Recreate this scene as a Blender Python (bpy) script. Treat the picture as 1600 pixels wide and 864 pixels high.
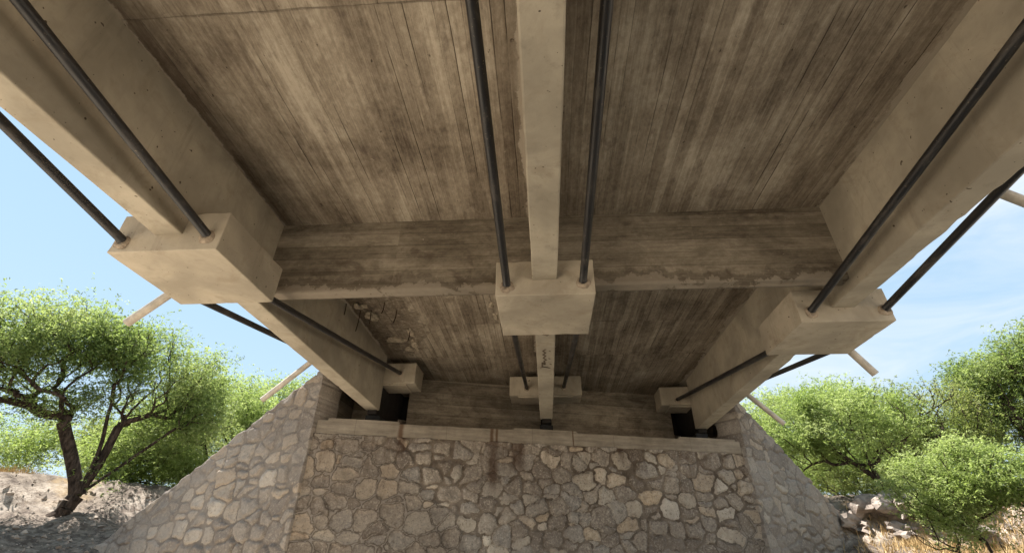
import bpy, bmesh, math, random
import numpy as np
from mathutils import Vector, Matrix, noise as mn

random.seed(7)
for o in list(bpy.data.objects): bpy.data.objects.remove(o)
SC = bpy.context.scene
COL = SC.collection

# ------------------------------------------------------------------ camera
cam = bpy.data.cameras.new('camera'); camo = bpy.data.objects.new('camera', cam); COL.objects.link(camo)
SC.camera = camo
cam.sensor_width = 36; cam.lens = 36 * 726.6 / 1600; cam.clip_start = .05; cam.clip_end = 3000
_p, _y, _r = math.radians(31.387), math.radians(4.048), math.radians(0.518)
fw = Vector((-math.sin(_y) * math.cos(_p), math.cos(_y) * math.cos(_p), math.sin(_p)))
rt0 = Vector((math.cos(_y), math.sin(_y), 0)); up0 = rt0.cross(fw)
rt = math.cos(_r) * rt0 + math.sin(_r) * up0; up = -math.sin(_r) * rt0 + math.cos(_r) * up0
camo.matrix_world = Matrix(((rt.x, up.x, -fw.x, -.045), (rt.y, up.y, -fw.y, 0), (rt.z, up.z, -fw.z, 0), (0, 0, 0, 1)))
SC.render.resolution_x = 1024; SC.render.resolution_y = 552

# ------------------------------------------------------------------ light
SUN_EL = math.radians(63); SUN_AZ = math.radians(-64)       # azimuth from +y towards +x
SC.view_settings.view_transform = 'Standard'; SC.view_settings.look = 'None'
SC.view_settings.exposure = 1.74; SC.view_settings.gamma = 1
SC.view_settings.use_curve_mapping = False
wd = bpy.data.worlds.new('World'); SC.world = wd; wd.use_nodes = True
nt = wd.node_tree; nt.nodes.clear()
sky = nt.nodes.new('ShaderNodeTexSky'); sky.sky_type = 'NISHITA'; sky.sun_disc = False
sky.sun_elevation = SUN_EL; sky.sun_rotation = SUN_AZ; sky.air_density = 1.0; sky.dust_density = .6; sky.ozone_density = 1.3
tc = nt.nodes.new('ShaderNodeTexCoord')
mp = nt.nodes.new('ShaderNodeMapping'); mp.inputs['Scale'].default_value = (2.2, 2.2, 7.5); mp.inputs['Location'].default_value = (3.1, 1.2, .4)
nz = nt.nodes.new('ShaderNodeTexNoise'); nz.inputs['Scale'].default_value = 1.6; nz.inputs['Detail'].default_value = 7; nz.inputs['Roughness'].default_value = .58; nz.inputs['Distortion'].default_value = .5
cr = nt.nodes.new('ShaderNodeValToRGB'); cr.color_ramp.elements[0].position = .38; cr.color_ramp.elements[1].position = .68
sep = nt.nodes.new('ShaderNodeSeparateXYZ')
mr = nt.nodes.new('ShaderNodeMapRange'); mr.inputs[1].default_value = -.3; mr.inputs[2].default_value = .5; mr.inputs[3].default_value = .0; mr.inputs[4].default_value = .75
mu = nt.nodes.new('ShaderNodeMath'); mu.operation = 'MULTIPLY'
mix = nt.nodes.new('ShaderNodeMixRGB'); mix.inputs[2].default_value = (4.3, 4.6, 4.9, 1)
bg = nt.nodes.new('ShaderNodeBackground'); bg.inputs[1].default_value = .067
ow = nt.nodes.new('ShaderNodeOutputWorld')
K = nt.links.new
K(tc.outputs['Generated'], mp.inputs[0]); K(mp.outputs[0], nz.inputs[0]); K(nz.outputs[0], cr.inputs[0])
K(tc.outputs['Generated'], sep.inputs[0]); K(sep.outputs[0], mr.inputs[0]); K(cr.outputs[0], mu.inputs[0]); K(mr.outputs[0], mu.inputs[1])
pale = nt.nodes.new('ShaderNodeMixRGB'); pale.inputs[0].default_value = .78; pale.inputs[2].default_value = (2.35, 3.5, 4.5, 1)
K(sky.outputs[0], pale.inputs[1]); hz = nt.nodes.new('ShaderNodeMapRange'); hz.inputs[1].default_value = .5; hz.inputs[2].default_value = 0; hz.inputs[3].default_value = 0; hz.inputs[4].default_value = .6
hm = nt.nodes.new('ShaderNodeMixRGB'); hm.inputs[2].default_value = (3.5, 4.15, 4.7, 1)
K(sep.outputs[2], hz.inputs[0]); K(hz.outputs[0], hm.inputs[0]); K(pale.outputs[0], hm.inputs[1])
K(mu.outputs[0], mix.inputs[0]); K(hm.outputs[0], mix.inputs[1]); K(mix.outputs[0], bg.inputs[0]); K(bg.outputs[0], ow.inputs[0])
sl = bpy.data.lights.new('sun', 'SUN'); sl.energy = 4.8; sl.angle = math.radians(.53); sl.color = (1, .95, .89)
so = bpy.data.objects.new('sun', sl); COL.objects.link(so)
sd = Vector((math.sin(SUN_AZ) * math.cos(SUN_EL), math.cos(SUN_AZ) * math.cos(SUN_EL), math.sin(SUN_EL)))
so.rotation_euler = sd.to_track_quat('Z', 'Y').to_euler(); so.location = (0, 0, 30)

# ------------------------------------------------------------------ node helper
class NT:
    def __init__(s, name, rough=.85, spec=.2):
        s.m = bpy.data.materials.new(name); s.m.use_nodes = True; s.t = s.m.node_tree
        s.b = s.t.nodes['Principled BSDF']; s.b.inputs['Roughness'].default_value = rough
        s.b.inputs['Specular IOR Level'].default_value = spec
    def link(s, a, b): s.t.links.new(a, b)
    def val(s, sock, v):
        if hasattr(v, 'is_linked') or isinstance(v, bpy.types.NodeSocket): s.link(v, sock)
        else: sock.default_value = v
    def pos(s):
        return s.t.nodes.new('ShaderNodeNewGeometry').outputs['Position']
    def xyz(s, v):
        n = s.t.nodes.new('ShaderNodeSeparateXYZ'); s.link(v, n.inputs[0]); return n.outputs
    def map(s, v, sc=(1, 1, 1), loc=(0, 0, 0)):
        n = s.t.nodes.new('ShaderNodeMapping'); n.inputs['Scale'].default_value = sc; n.inputs['Location'].default_value = loc
        s.link(v, n.inputs[0]); return n.outputs[0]
    def noise(s, v, scale, detail=5, rough=.6, dist=0):
        n = s.t.nodes.new('ShaderNodeTexNoise'); s.link(v, n.inputs['Vector'])
        n.inputs['Scale'].default_value = scale; n.inputs['Detail'].default_value = detail
        n.inputs['Roughness'].default_value = rough; n.inputs['Distortion'].default_value = dist
        return n.outputs[0]
    def white(s, v):
        n = s.t.nodes.new('ShaderNodeTexWhiteNoise'); n.noise_dimensions = '2D' if False else '3D'; s.link(v, n.inputs['Vector']); return n.outputs['Value']
    def math(s, op, a, b=0.0, c=None, clamp=False):
        n = s.t.nodes.new('ShaderNodeMath'); n.operation = op; n.use_clamp = clamp
        s.val(n.inputs[0], a); s.val(n.inputs[1], b)
        if c is not None: s.val(n.inputs[2], c)
        return n.outputs[0]
    def step(s, v, a, b, lo=0.0, hi=1.0):
        n = s.t.nodes.new('ShaderNodeMapRange'); n.interpolation_type = 'SMOOTHSTEP'
        s.val(n.inputs[0], v); n.inputs[1].default_value = a; n.inputs[2].default_value = b
        n.inputs[3].default_value = lo; n.inputs[4].default_value = hi
        return n.outputs[0]
    def lin(s, v, a, b, lo=0.0, hi=1.0):
        n = s.t.nodes.new('ShaderNodeMapRange')
        s.val(n.inputs[0], v); n.inputs[1].default_value = a; n.inputs[2].default_value = b
        n.inputs[3].default_value = lo; n.inputs[4].default_value = hi
        return n.outputs[0]
    def mix(s, f, a, b, mode='MIX'):
        n = s.t.nodes.new('ShaderNodeMixRGB'); n.blend_type = mode
        s.val(n.inputs[0], f)
        for k, c in ((1, a), (2, b)):
            if isinstance(c, tuple): n.inputs[k].default_value = (*c[:3], 1)
            else: s.link(c, n.inputs[k])
        return n.outputs[0]
    def ramp(s, f, stops):
        n = s.t.nodes.new('ShaderNodeValToRGB'); e = n.color_ramp.elements
        while len(e) < len(stops): e.new(.5)
        for k, (p, c) in enumerate(stops): e[k].position = p; e[k].color = (*c, 1)
        s.link(f, n.inputs[0]); return n.outputs[0]
    def comb(s, x, y, z):
        n = s.t.nodes.new('ShaderNodeCombineXYZ'); s.val(n.inputs[0], x); s.val(n.inputs[1], y); s.val(n.inputs[2], z); return n.outputs[0]
    def attr(s, name):
        n = s.t.nodes.new('ShaderNodeAttribute'); n.attribute_name = name; return n.outputs['Fac']
    def bump(s, h, strength=.4, dist=.01):
        n = s.t.nodes.new('ShaderNodeBump'); n.inputs['Strength'].default_value = strength; n.inputs['Distance'].default_value = dist
        s.link(h, n.inputs['Height']); s.link(n.outputs[0], s.b.inputs['Normal'])
    def color(s, c):
        if isinstance(c, tuple): s.b.inputs['Base Color'].default_value = (*c, 1)
        else: s.link(c, s.b.inputs['Base Color'])

GX = (-3.24, 0.0, 3.24); GW = .124
ZS, ZB, ZD = 3.425, 2.377, 2.487
YD, TD = 4.286, .15

# --- painted concrete (girders, blocks)
def mat_paint(name, base=(.43, .378, .296), blot=.22):
    n = NT(name, .8, .25); p = n.pos()
    big = n.noise(p, 1.3, 5, .6, .3); mid = n.noise(p, 6, 6, .62); fine = n.noise(p, 60, 3, .6)
    dk = tuple(c * .72 for c in base); lt = tuple(min(1, c * 1.14) for c in base)
    c = n.mix(n.step(big, .3, .72), dk, lt)
    c = n.mix(n.math('MULTIPLY', n.step(mid, .5, .75), blot), c, tuple(c * .5 for c in base))
    c = n.mix(n.math('MULTIPLY', n.step(fine, .6, .8), .25), c, (base[0] * .6, base[1] * .55, base[2] * .5))
    spot = n.noise(p, 14, 2, .5); c = n.mix(n.step(spot, .735, .76), c, (.09, .065, .045))
    drip = n.noise(n.map(p, (7, 7, .7)), 1.1, 5, .7); c = n.mix(n.math('MULTIPLY', n.step(drip, .54, .7), .3), c, tuple(q * .45 for q in base))
    grime = n.noise(p, 2.6, 7, .72, .6); c = n.mix(n.math('MULTIPLY', n.step(grime, .5, .7), .38), c, (base[0] * .52, base[1] * .46, base[2] * .4))
    holes = n.noise(p, 42, 1, .4); c = n.mix(n.step(holes, .775, .79), c, (.1, .08, .06))
    # trowel / panel seams across the member
    z = n.xyz(p); sm = n.math('PINGPONG', n.math('ADD', z[1], n.math('MULTIPLY', n.noise(p, 2, 2), .05)), .61)
    c = n.mix(n.math('MULTIPLY', n.step(sm, 0, .008, 1, 0), .3), c, dk)
    n.color(c); n.bump(n.math('ADD', n.math('MULTIPLY', mid, .6), n.math('MULTIPLY', fine, .25)), .35, .012)
    return n.m
M_girder = mat_paint('painted_girder_concrete')
M_block = mat_paint('block_concrete', (.455, .395, .308), .16)

# --- board-marked deck soffit
def mat_soffit():
    n = NT('board_marked_soffit', .9, .15); p = n.pos(); x, y, z = n.xyz(p)
    wob = n.math('MULTIPLY', n.math('SUBTRACT', n.noise(n.map(p, (1, .25, 1)), 2.5, 3), .5), .03)
    xx = n.math('ADD', x, wob)
    # rows of boards between construction joints
    row = n.math('ADD', n.math('GREATER_THAN', y, 1.78), n.math('MULTIPLY', n.math('GREATER_THAN', y, 7.12), 1.0))
    row = n.math('ADD', row, n.math('GREATER_THAN', y, 8.6)); row = n.math('ADD', row, n.math('GREATER_THAN', y, YD))
    xo = n.math('ADD', xx, n.math('MULTIPLY', row, .037))
    u = n.math('DIVIDE', xo, .105); idx = n.math('FLOOR', u)
    rnd = n.white(n.comb(idx, n.math('MULTIPLY', row, 3.7), 0.5))
    fr = n.math('FRACT', u); edge = n.math('MINIMUM', fr, n.math('SUBTRACT', 1.0, fr))
    u2 = n.math('DIVIDE', xo, .0525); rnd2 = n.white(n.comb(n.math('FLOOR', u2), row, 9.5))
    grain = n.noise(n.map(p, (60, 1.1, 1)), 1.0, 5, .65)
    grain2 = n.noise(n.map(p, (17, .55, 1)), 1.0, 5, .7)
    blot = n.noise(n.map(p, (1, .6, 1)), 1.1, 7, .62, .6); blot2 = n.noise(n.map(p, (2.6, 1.0, 1), (4, 9, 2)), 1.6, 7, .68, .4)
    t = n.math('ADD', n.math('MULTIPLY', rnd, .12), n.math('MULTIPLY', grain, .2))
    t = n.math('ADD', t, n.math('MULTIPLY', grain2, .38)); t = n.math('ADD', t, n.math('MULTIPLY', blot, .72)); t = n.math('ADD', t, n.math('MULTIPLY', n.noise(p, 5, 5, .7), .22))
    c = n.ramp(n.lin(n.math('ADD', t, n.math('MULTIPLY', n.math('SUBTRACT', n.noise(n.map(p, (1, .5, 1)), 30, 4, .8), .5), .34)), .57, 1.02), [(0, (.085, .065, .048)), (.3, (.185, .149, .112)), (.62, (.32, .268, .205)), (1, (.52, .452, .36))])
    # dark damp blotches
    c = n.mix(n.math('MULTIPLY', n.step(n.math('ADD', blot2, n.math('MULTIPLY', n.math('SUBTRACT', n.noise(n.map(p, (9, 2, 1)), 1, 5, .7), .5), .3)), .54, .7), .5), c, (.09, .065, .05))
    # joints between boards: thin dark lines on about half of them
    on = n.step(n.white(n.comb(idx, row, 2.2)), .35, .6)
    line = n.math('MULTIPLY', n.step(edge, 0, .075, 1, 0), n.math('MULTIPLY', on, n.step(n.noise(n.map(p, (8, .9, 1)), 1, 4), .42, .62)))
    c = n.mix(n.math('MULTIPLY', line, .8), c, (.035, .026, .02))
    # cross joints
    cj = None
    for yy in (1.78, 7.12, 8.6):
        d = n.math('ABSOLUTE', n.math('SUBTRACT', n.math('ADD', y, n.math('MULTIPLY', wob, .8)), yy))
        l = n.step(d, .002, .011, 1, 0); cj = l if cj is None else n.math('MAXIMUM', cj, l)
    c = n.mix(n.math('MULTIPLY', n.math('MULTIPLY', cj, n.step(blot, .42, .6)), .5), c, (.05, .036, .025))
    # knocks, pits, pale crumbs
    hx = n.math('DIVIDE', n.math('ADD', x, 2.62), .6); hy = n.math('DIVIDE', n.math('SUBTRACT', y, 6.95), 1.35)
    hd = n.math('SQRT', n.math('ADD', n.math('MULTIPLY', hx, hx), n.math('MULTIPLY', hy, hy))); hd = n.math('ADD', hd, n.math('MULTIPLY', n.math('SUBTRACT', n.noise(p, 2.2, 5, .7), .5), 1.1))
    rough_ = n.noise(p, 11, 6, .75); hm = n.step(hd, .95, 1.02, 1, 0)
    c = n.mix(n.math('MULTIPLY', hm, .6), c, n.ramp(rough_, [(.34, (.05, .038, .028)), (.5, (.16, .125, .092)), (.6, (.3, .25, .19)), (.68, (.6, .53, .43))]))
    pit = n.noise(n.map(p, (1, .55, 1)), 21, 3, .6); c = n.mix(n.math('MULTIPLY', n.step(pit, .68, .74), .75), c, (.035, .025, .018))
    sp = n.noise(n.map(p, (1, 1, 1), (7, 3, 1)), 11, 4, .7); c = n.mix(n.math('MULTIPLY', n.step(sp, .70, .73), .7), c, (.5, .43, .33))
    # efflorescence streak beside right girder etc.
    # dark band + overpainted edge along each girder
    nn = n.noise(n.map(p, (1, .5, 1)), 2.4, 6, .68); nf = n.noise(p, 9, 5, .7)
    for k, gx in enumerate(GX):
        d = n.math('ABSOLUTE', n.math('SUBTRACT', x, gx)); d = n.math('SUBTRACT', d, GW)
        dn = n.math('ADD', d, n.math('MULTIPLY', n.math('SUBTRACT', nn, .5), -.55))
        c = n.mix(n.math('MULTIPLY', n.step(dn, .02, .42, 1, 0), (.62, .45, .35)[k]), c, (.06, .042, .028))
        pw = (.018, .035, .05)[k]
        dp = n.math('SUBTRACT', d, n.math('ADD', n.math('MULTIPLY', n.math('SUBTRACT', nn, .5), (.12, .3, .62)[k]), n.math('MULTIPLY', n.math('SUBTRACT', nf, .5), .09)))
        c = n.mix(n.math('MULTIPLY', n.step(dp, pw, pw + .02, 1, 0), (.75, .8, .8)[k]), c, (.38, .33, .265))
    n.color(c)
    h = n.math('ADD', n.math('MULTIPLY', rnd, .45), n.math('MULTIPLY', grain, .5)); h = n.math('SUBTRACT', h, n.math('MULTIPLY', line, .8))
    h = n.math('SUBTRACT', h, n.math('MULTIPLY', pit, .3)); h = n.math('SUBTRACT', h, cj)
    n.bump(h, .7, .012); return n.m
M_soffit = mat_soffit()

# --- cross beams / back wall: boards run across
def mat_boards(name, dark=1.0, ax=2, pitch=.17):
    n = NT(name, .9, .15); p = n.pos(); x, y, z = n.xyz(p)
    u = n.math('DIVIDE', n.math('ADD', z, n.math('MULTIPLY', x, .012)), pitch); idx = n.math('FLOOR', u); rnd = n.white(n.comb(idx, n.math('FLOOR', n.math('MULTIPLY', x, .6)), 1.5))
    fr = n.math('FRACT', u); edge = n.math('MINIMUM', fr, n.math('SUBTRACT', 1.0, fr))
    grain = n.noise(n.map(p, (1.0, 1.0, 42)), 1.0, 5, .65); g2 = n.noise(n.map(p, (.8, .8, 9), (2, 1, 5)), 1.3, 6, .68, .3)
    blot = n.noise(n.map(p, (1, 1, 1.8)), 1.5, 7, .66, .5)
    t = n.math('ADD', n.math('MULTIPLY', rnd, .12), n.math('MULTIPLY', grain, .2)); t = n.math('ADD', t, n.math('MULTIPLY', g2, .33)); t = n.math('ADD', t, n.math('MULTIPLY', blot, .62)); t = n.math('ADD', t, n.math('MULTIPLY', n.noise(n.map(p, (.6, 1, 1)), 26, 4, .8), .28))
    d = dark
    c = n.ramp(n.lin(t, .58, 1.0), [(0, (.09 * d, .072 * d, .053 * d)), (.35, (.18 * d, .15 * d, .113 * d)), (.65, (.28 * d, .238 * d, .184 * d)), (1, (.42 * d, .367 * d, .29 * d))])
    c = n.mix(n.math('MULTIPLY', n.step(edge, 0, .05, 1, 0), .4), c, (.04, .03, .02))
    c = n.mix(n.math('MULTIPLY', n.step(n.noise(n.map(p, (1, 1, 1.6), (3, 3, 3)), 2.2, 6, .7, .6), .53, .66), .5), c, (.07 * d, .05 * d, .036 * d)); crumb = n.noise(p, 17, 3, .7); c = n.mix(n.math('MULTIPLY', n.step(crumb, .70, .74), .7), c, (.5, .43, .33))
    return n, c, (x, y, z), p, grain, rnd, blot
def mat_cross():
    n, c, (x, y, z), p, grain, rnd, blot = mat_boards('board_marked_cross_beam')
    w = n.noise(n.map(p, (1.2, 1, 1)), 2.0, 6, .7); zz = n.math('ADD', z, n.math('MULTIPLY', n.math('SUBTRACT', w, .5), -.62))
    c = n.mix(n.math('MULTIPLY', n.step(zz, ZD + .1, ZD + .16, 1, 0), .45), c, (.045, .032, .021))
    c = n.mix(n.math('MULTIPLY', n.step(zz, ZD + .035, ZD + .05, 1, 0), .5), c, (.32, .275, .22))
    n.color(c); n.bump(n.math('ADD', n.math('MULTIPLY', grain, .5), n.math('MULTIPLY', rnd, .4)), .6, .012); return n.m
M_cross = mat_cross()
def mat_back():
    n, c, (x, y, z), p, grain, rnd, blot = mat_boards('board_marked_back_wall', 1.25, pitch=.24)
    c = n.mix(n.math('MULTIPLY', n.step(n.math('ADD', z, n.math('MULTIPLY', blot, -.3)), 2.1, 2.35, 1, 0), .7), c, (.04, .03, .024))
    n.color(c); n.bump(n.math('ADD', grain, rnd), .5, .012); return n.m
M_back = mat_back()
def mat_cap():
    n = NT('bearing_cap_concrete', .9, .15); p = n.pos(); x, y, z = n.xyz(p)
    g = n.noise(n.map(p, (1, 1, 9)), 1.6, 6, .65); m = n.noise(p, 3.2, 6, .65); f = n.noise(p, 40, 3)
    c = n.ramp(n.lin(n.math('ADD', n.math('MULTIPLY', g, .6), n.math('MULTIPLY', m, .5)), .3, .8), [(0, (.13, .108, .085)), (.5, (.26, .222, .175)), (1, (.40, .35, .28))])
    j = n.math('PINGPONG', n.math('ADD', x, .27), .78); c = n.mix(n.math('MULTIPLY', n.step(j, 0, .008, 1, 0), .35), c, (.05, .036, .025))
    for xs, w in ((-2.62, .07), (-1.02, .05), (-.93, .035), (.5, .02)):
        d = n.math('ABSOLUTE', n.math('SUBTRACT', n.math('ADD', x, n.math('MULTIPLY', m, .05)), xs + .025))
        c = n.mix(n.math('MULTIPLY', n.step(d, w * .2, w, 1, 0), .75), c, (.085, .036, .014))
    n.color(c); n.bump(n.math('ADD', g, n.math('MULTIPLY', f, .4)), .5, .012); return n.m
M_cap = mat_cap()
def simple(name, col, rough=.85, var=.3, scale=6, spec=.2, metal=0, bump=.3):
    n = NT(name, rough, spec); p = n.pos(); a = n.noise(p, scale, 6, .65)
    n.color(n.mix(n.step(a, .3, .72), tuple(c * (1 - var) for c in col), tuple(min(1, c * (1 + var)) for c in col)))
    n.b.inputs['Metallic'].default_value = metal; n.bump(n.noise(p, scale * 5, 4), bump, .01); return n.m
M_dark = simple('shade_black_concrete', (.022, .019, .017))  # near-black: shade of the recesses and girder ends put into the colour
M_pad = simple('bearing_rubber', (.02, .02, .02), .6)
M_rust = simple('rusty_rebar', (.055, .03, .018), .8, .4, 20)
M_grout = simple('grout_collar', (.36, .29, .22), .9, .35, 25, bump=.8)
M_pale = simple('pale_broken_concrete', (.46, .385, .29), .95, .35, 14, bump=1.0)
M_pipe = simple('pale_drain_pipe', (.56, .5, .42), .5, .22, 7, .4)
M_deck = simple('weathered_deck_concrete', (.33, .29, .23), .9, .25, 2)
M_scrawl = simple('dark_paint_scrawl', (.17, .13, .095), .9, .3, 30)
def mat_rod():
    n = NT('black_greased_rod', .42, .5); p = n.pos(); a = n.noise(n.map(p, (1, .35, 1)), 9, 6, .7); b = n.noise(p, 55, 3, .6)
    c = n.mix(n.step(a, .5, .68), (.017, .0155, .016), (.06, .052, .045))
    c = n.mix(n.math('MULTIPLY', n.step(b, .66, .72), .8), c, (.2, .16, .12)); n.color(c)
    n.link(n.lin(a, .3, .7, .3, .62), n.b.inputs['Roughness']); n.bump(a, .25, .006); return n.m
M_rod = mat_rod()

# --- rubble masonry: per-vertex edge distance / stone id from the mesh
def mat_stone(name, gray=0.0):
    n = NT(name, .9, .2); p = n.pos(); x, y, z = n.xyz(p)
    e = n.attr('edge'); r = n.attr('rnd'); r2 = n.attr('rndb'); bead = n.attr('bead'); flush = n.attr('flush')
    big = n.noise(p, .9, 4, .6); mid = n.noise(p, 7, 7, .68, .3); fine = n.noise(p, 34, 5, .7)
    st = n.ramp(r, [(0, (.21, .175, .145)), (.2, (.31, .265, .22)), (.45, (.42, .365, .3)), (.6, (.34, .315, .285)), (.76, (.54, .48, .395)), (.88, (.56, .44, .31)), (1, (.74, .68, .585))])
    st = n.mix(n.math('MULTIPLY', n.step(mid, .42, .66), .6), st, n.mix(.55, st, (.11, .088, .07)))
    st = n.mix(n.math('MULTIPLY', n.step(fine, .52, .66), .5), st, (.52, .46, .37)); st = n.mix(n.math('MULTIPLY', n.step(fine, .46, .34), .45), st, (.1, .08, .065))
    sp = n.noise(p, 17, 6, .8); st = n.mix(n.math('MULTIPLY', n.step(sp, .53, .6), .5), st, (.62, .56, .47)); st = n.mix(n.math('MULTIPLY', n.step(sp, .46, .38), .5), st, (.12, .095, .075))
    mo = n.mix(n.step(mid, .3, .7), (.105, .082, .062), (.25, .205, .16))
    ed = n.math('ADD', e, n.math('MULTIPLY', n.math('SUBTRACT', fine, .5), .022))
    ed = n.math('ADD', ed, n.math('MULTIPLY', n.math('SUBTRACT', mid, .5), .02))
    c = n.mix(n.step(ed, .008, .017, 0, 1), mo, st)
    smear = n.math('MULTIPLY', flush, n.step(n.noise(p, 5.5, 7, .72, .4), .4, .58)); smear = n.math('MULTIPLY', smear, n.math('SUBTRACT', 1.0, n.math('MULTIPLY', bead, .75))); c = n.mix(n.math('MULTIPLY', smear, .6), c, n.mix(n.step(mid, .3, .7), (.27, .225, .185), (.43, .375, .315)))
    c = n.mix(n.math('MULTIPLY', bead, .3), c, n.mix(n.step(mid, .4, .6), (.12, .095, .075), (.27, .225, .18)))
    ol = n.math('MULTIPLY', bead, n.step(n.math('ADD', e, n.math('MULTIPLY', n.math('SUBTRACT', fine, .5), .02)), .012, .026, 1, 0)); c = n.mix(n.math('MULTIPLY', ol, .5), c, (.1, .08, .064))
    bl = n.math('MULTIPLY', bead, n.step(n.math('ADD', e, n.math('MULTIPLY', fine, .008)), .008, .013, 1, 0))
    c = n.mix(n.math('MULTIPLY', bl, .8), c, n.mix(fine, (.27, .235, .2), (.44, .395, .34)))
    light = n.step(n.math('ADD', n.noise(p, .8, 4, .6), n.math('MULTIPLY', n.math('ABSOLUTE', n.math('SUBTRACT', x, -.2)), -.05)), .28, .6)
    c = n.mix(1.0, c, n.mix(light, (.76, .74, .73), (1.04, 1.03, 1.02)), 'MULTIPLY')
    if gray: 
        g = n.mix(n.step(big, .35, .65), (.25, .225, .205), (.38, .345, .31))
        c = n.mix(gray, c, g)
    else:
        # rust and damp runs under the cap
        run = n.noise(n.map(p, (5, 5, .5)), 1.2, 5, .65); top = n.step(z, .9, 1.86)
        c = n.mix(n.math('MULTIPLY', n.math('MULTIPLY', n.step(run, .45, .68), top), .6), c, (.075, .045, .026))
        for xs, w, z0 in ((-.98, .16, .9), (-2.6, .12, 1.45), (-.55, .22, 1.2), (1.4, .1, 1.5)):
            d = n.math('ABSOLUTE', n.math('SUBTRACT', n.math('ADD', x, n.math('MULTIPLY', n.math('SUBTRACT', mid, .5), .25)), xs))
            c = n.mix(n.math('MULTIPLY', n.math('MULTIPLY', n.step(d, w * .2, w, 1, 0), n.step(z, z0, z0 + .35)), .7), c, (.06, .03, .016))
    n.color(c); n.bump(n.math('ADD', n.math('MULTIPLY', mid, .8), n.math('MULTIPLY', fine, .5)), .8, .02); return n.m
M_stone = mat_stone('rubble_masonry'); M_stonew = mat_stone('rubble_masonry_weathered', .38)

# ------------------------------------------------------------------ mesh helpers
def link(name, me, mat, parent=None, loc=(0, 0, 0)):
    o = bpy.data.objects.new(name, me); COL.objects.link(o)
    if mat: me.materials.append(mat)
    o.location = loc
    if parent: o.parent = parent
    return o
def wloc(o):
    v = Vector((0, 0, 0))
    while o: v += o.location; o = o.parent
    return v
def put(name, bm, mat, parent=None, smooth=False):
    """bm holds world coordinates; the object's origin goes to the middle of its base"""
    co = [v.co for v in bm.verts]
    lo = Vector([min(c[i] for c in co) for i in range(3)]); hi = Vector([max(c[i] for c in co) for i in range(3)])
    org = Vector(((lo.x + hi.x) / 2, (lo.y + hi.y) / 2, lo.z))
    for v in bm.verts: v.co -= org
    if smooth:
        for f in bm.faces: f.smooth = True
    me = bpy.data.meshes.new(name); bm.to_mesh(me); bm.free()
    return link(name, me, mat, parent, org - (wloc(parent) if parent else Vector((0, 0, 0))))
def empty(name, loc):
    o = bpy.data.objects.new(name, None); o.empty_display_size = .3; COL.objects.link(o); o.location = loc; return o
def tag(o, label=None, cat=None, group=None, kind=None):
    if label: o['label'] = label
    if cat: o['category'] = cat
    if group: o['group'] = group
    if kind: o['kind'] = kind
    return o
def box(bm, x0, x1, y0, y1, z0, z1, bev=.012, wob=0, seg=2):
    b = bmesh.new(); bmesh.ops.create_cube(b, size=1)
    for v in b.verts: v.co = Vector((x0 + (v.co.x + .5) * (x1 - x0), y0 + (v.co.y + .5) * (y1 - y0), z0 + (v.co.z + .5) * (z1 - z0)))
    if bev: bmesh.ops.bevel(b, geom=b.edges[:], offset=bev, segments=seg, affect='EDGES', profile=.5)
    me = bpy.data.meshes.new('t'); b.to_mesh(me); b.free(); bm.from_mesh(me); bpy.data.meshes.remove(me); return bm
def slice_wobble(bm, axis, step, lo, hi, amp, sc=3):
    n = int((hi - lo) / step); no = Vector((0, 0, 0)); no[axis] = 1
    for i in range(1, n):
        pl = Vector((0, 0, 0)); pl[axis] = lo + i * step
        bmesh.ops.bisect_plane(bm, geom=bm.verts[:] + bm.edges[:] + bm.faces[:], plane_co=pl, plane_no=no)
    for v in bm.verts:
        d = mn.noise_vector(v.co * sc) * amp + mn.noise_vector(v.co * sc * 4) * amp * .4
        d[axis] = 0; v.co += d
def tube(bm, pts, r, n=14, cap=True):
    pts = [Vector(p) for p in pts]; rings = []
    for i, p in enumerate(pts):
        t = (pts[min(i + 1, len(pts) - 1)] - pts[max(i - 1, 0)]).normalized()
        a = t.cross(Vector((.3, .1, 1))).normalized(); b = t.cross(a)
        rr = float(r[i]) if isinstance(r, (list, tuple)) else float(r)
        rings.append([bm.verts.new(p + rr * (math.cos(2 * math.pi * k / n) * a + math.sin(2 * math.pi * k / n) * b)) for k in range(n)])
    for q in range(len(rings) - 1):
        for k in range(n): bm.faces.new((rings[q][k], rings[q][(k + 1) % n], rings[q + 1][(k + 1) % n], rings[q + 1][k]))
    if cap: bm.faces.new(rings[0]); bm.faces.new(rings[-1][::-1])
    return bm
def grid_mesh(P, attrs=None, close=False):
    """P: (n,m,3) array -> mesh"""
    n, m, _ = P.shape; me = bpy.data.meshes.new('g')
    idx = np.arange(n * m).reshape(n, m)
    f = np.stack([idx[:-1, :-1], idx[1:, :-1], idx[1:, 1:], idx[:-1, 1:]], -1).reshape(-1, 4)
    me.vertices.add(n * m); me.vertices.foreach_set('co', P.reshape(-1).astype(np.float32))
    me.loops.add(f.size); me.loops.foreach_set('vertex_index', f.reshape(-1).astype(np.int32))
    me.polygons.add(len(f)); me.polygons.foreach_set('loop_start', np.arange(0, f.size, 4, dtype=np.int32))
    me.polygons.foreach_set('loop_total', np.full(len(f), 4, dtype=np.int32))
    me.update(calc_edges=True)
    for k, v in (attrs or {}).items():
        a = me.attributes.new(k, 'FLOAT', 'POINT'); a.data.foreach_set('value', v.reshape(-1).astype(np.float32))
    me.polygons.foreach_set('use_smooth', np.ones(len(f), dtype=bool))
    return me
_rg = np.random.default_rng(5)
_NT = _rg.random((64, 64, 64)).astype(np.float32)
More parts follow.
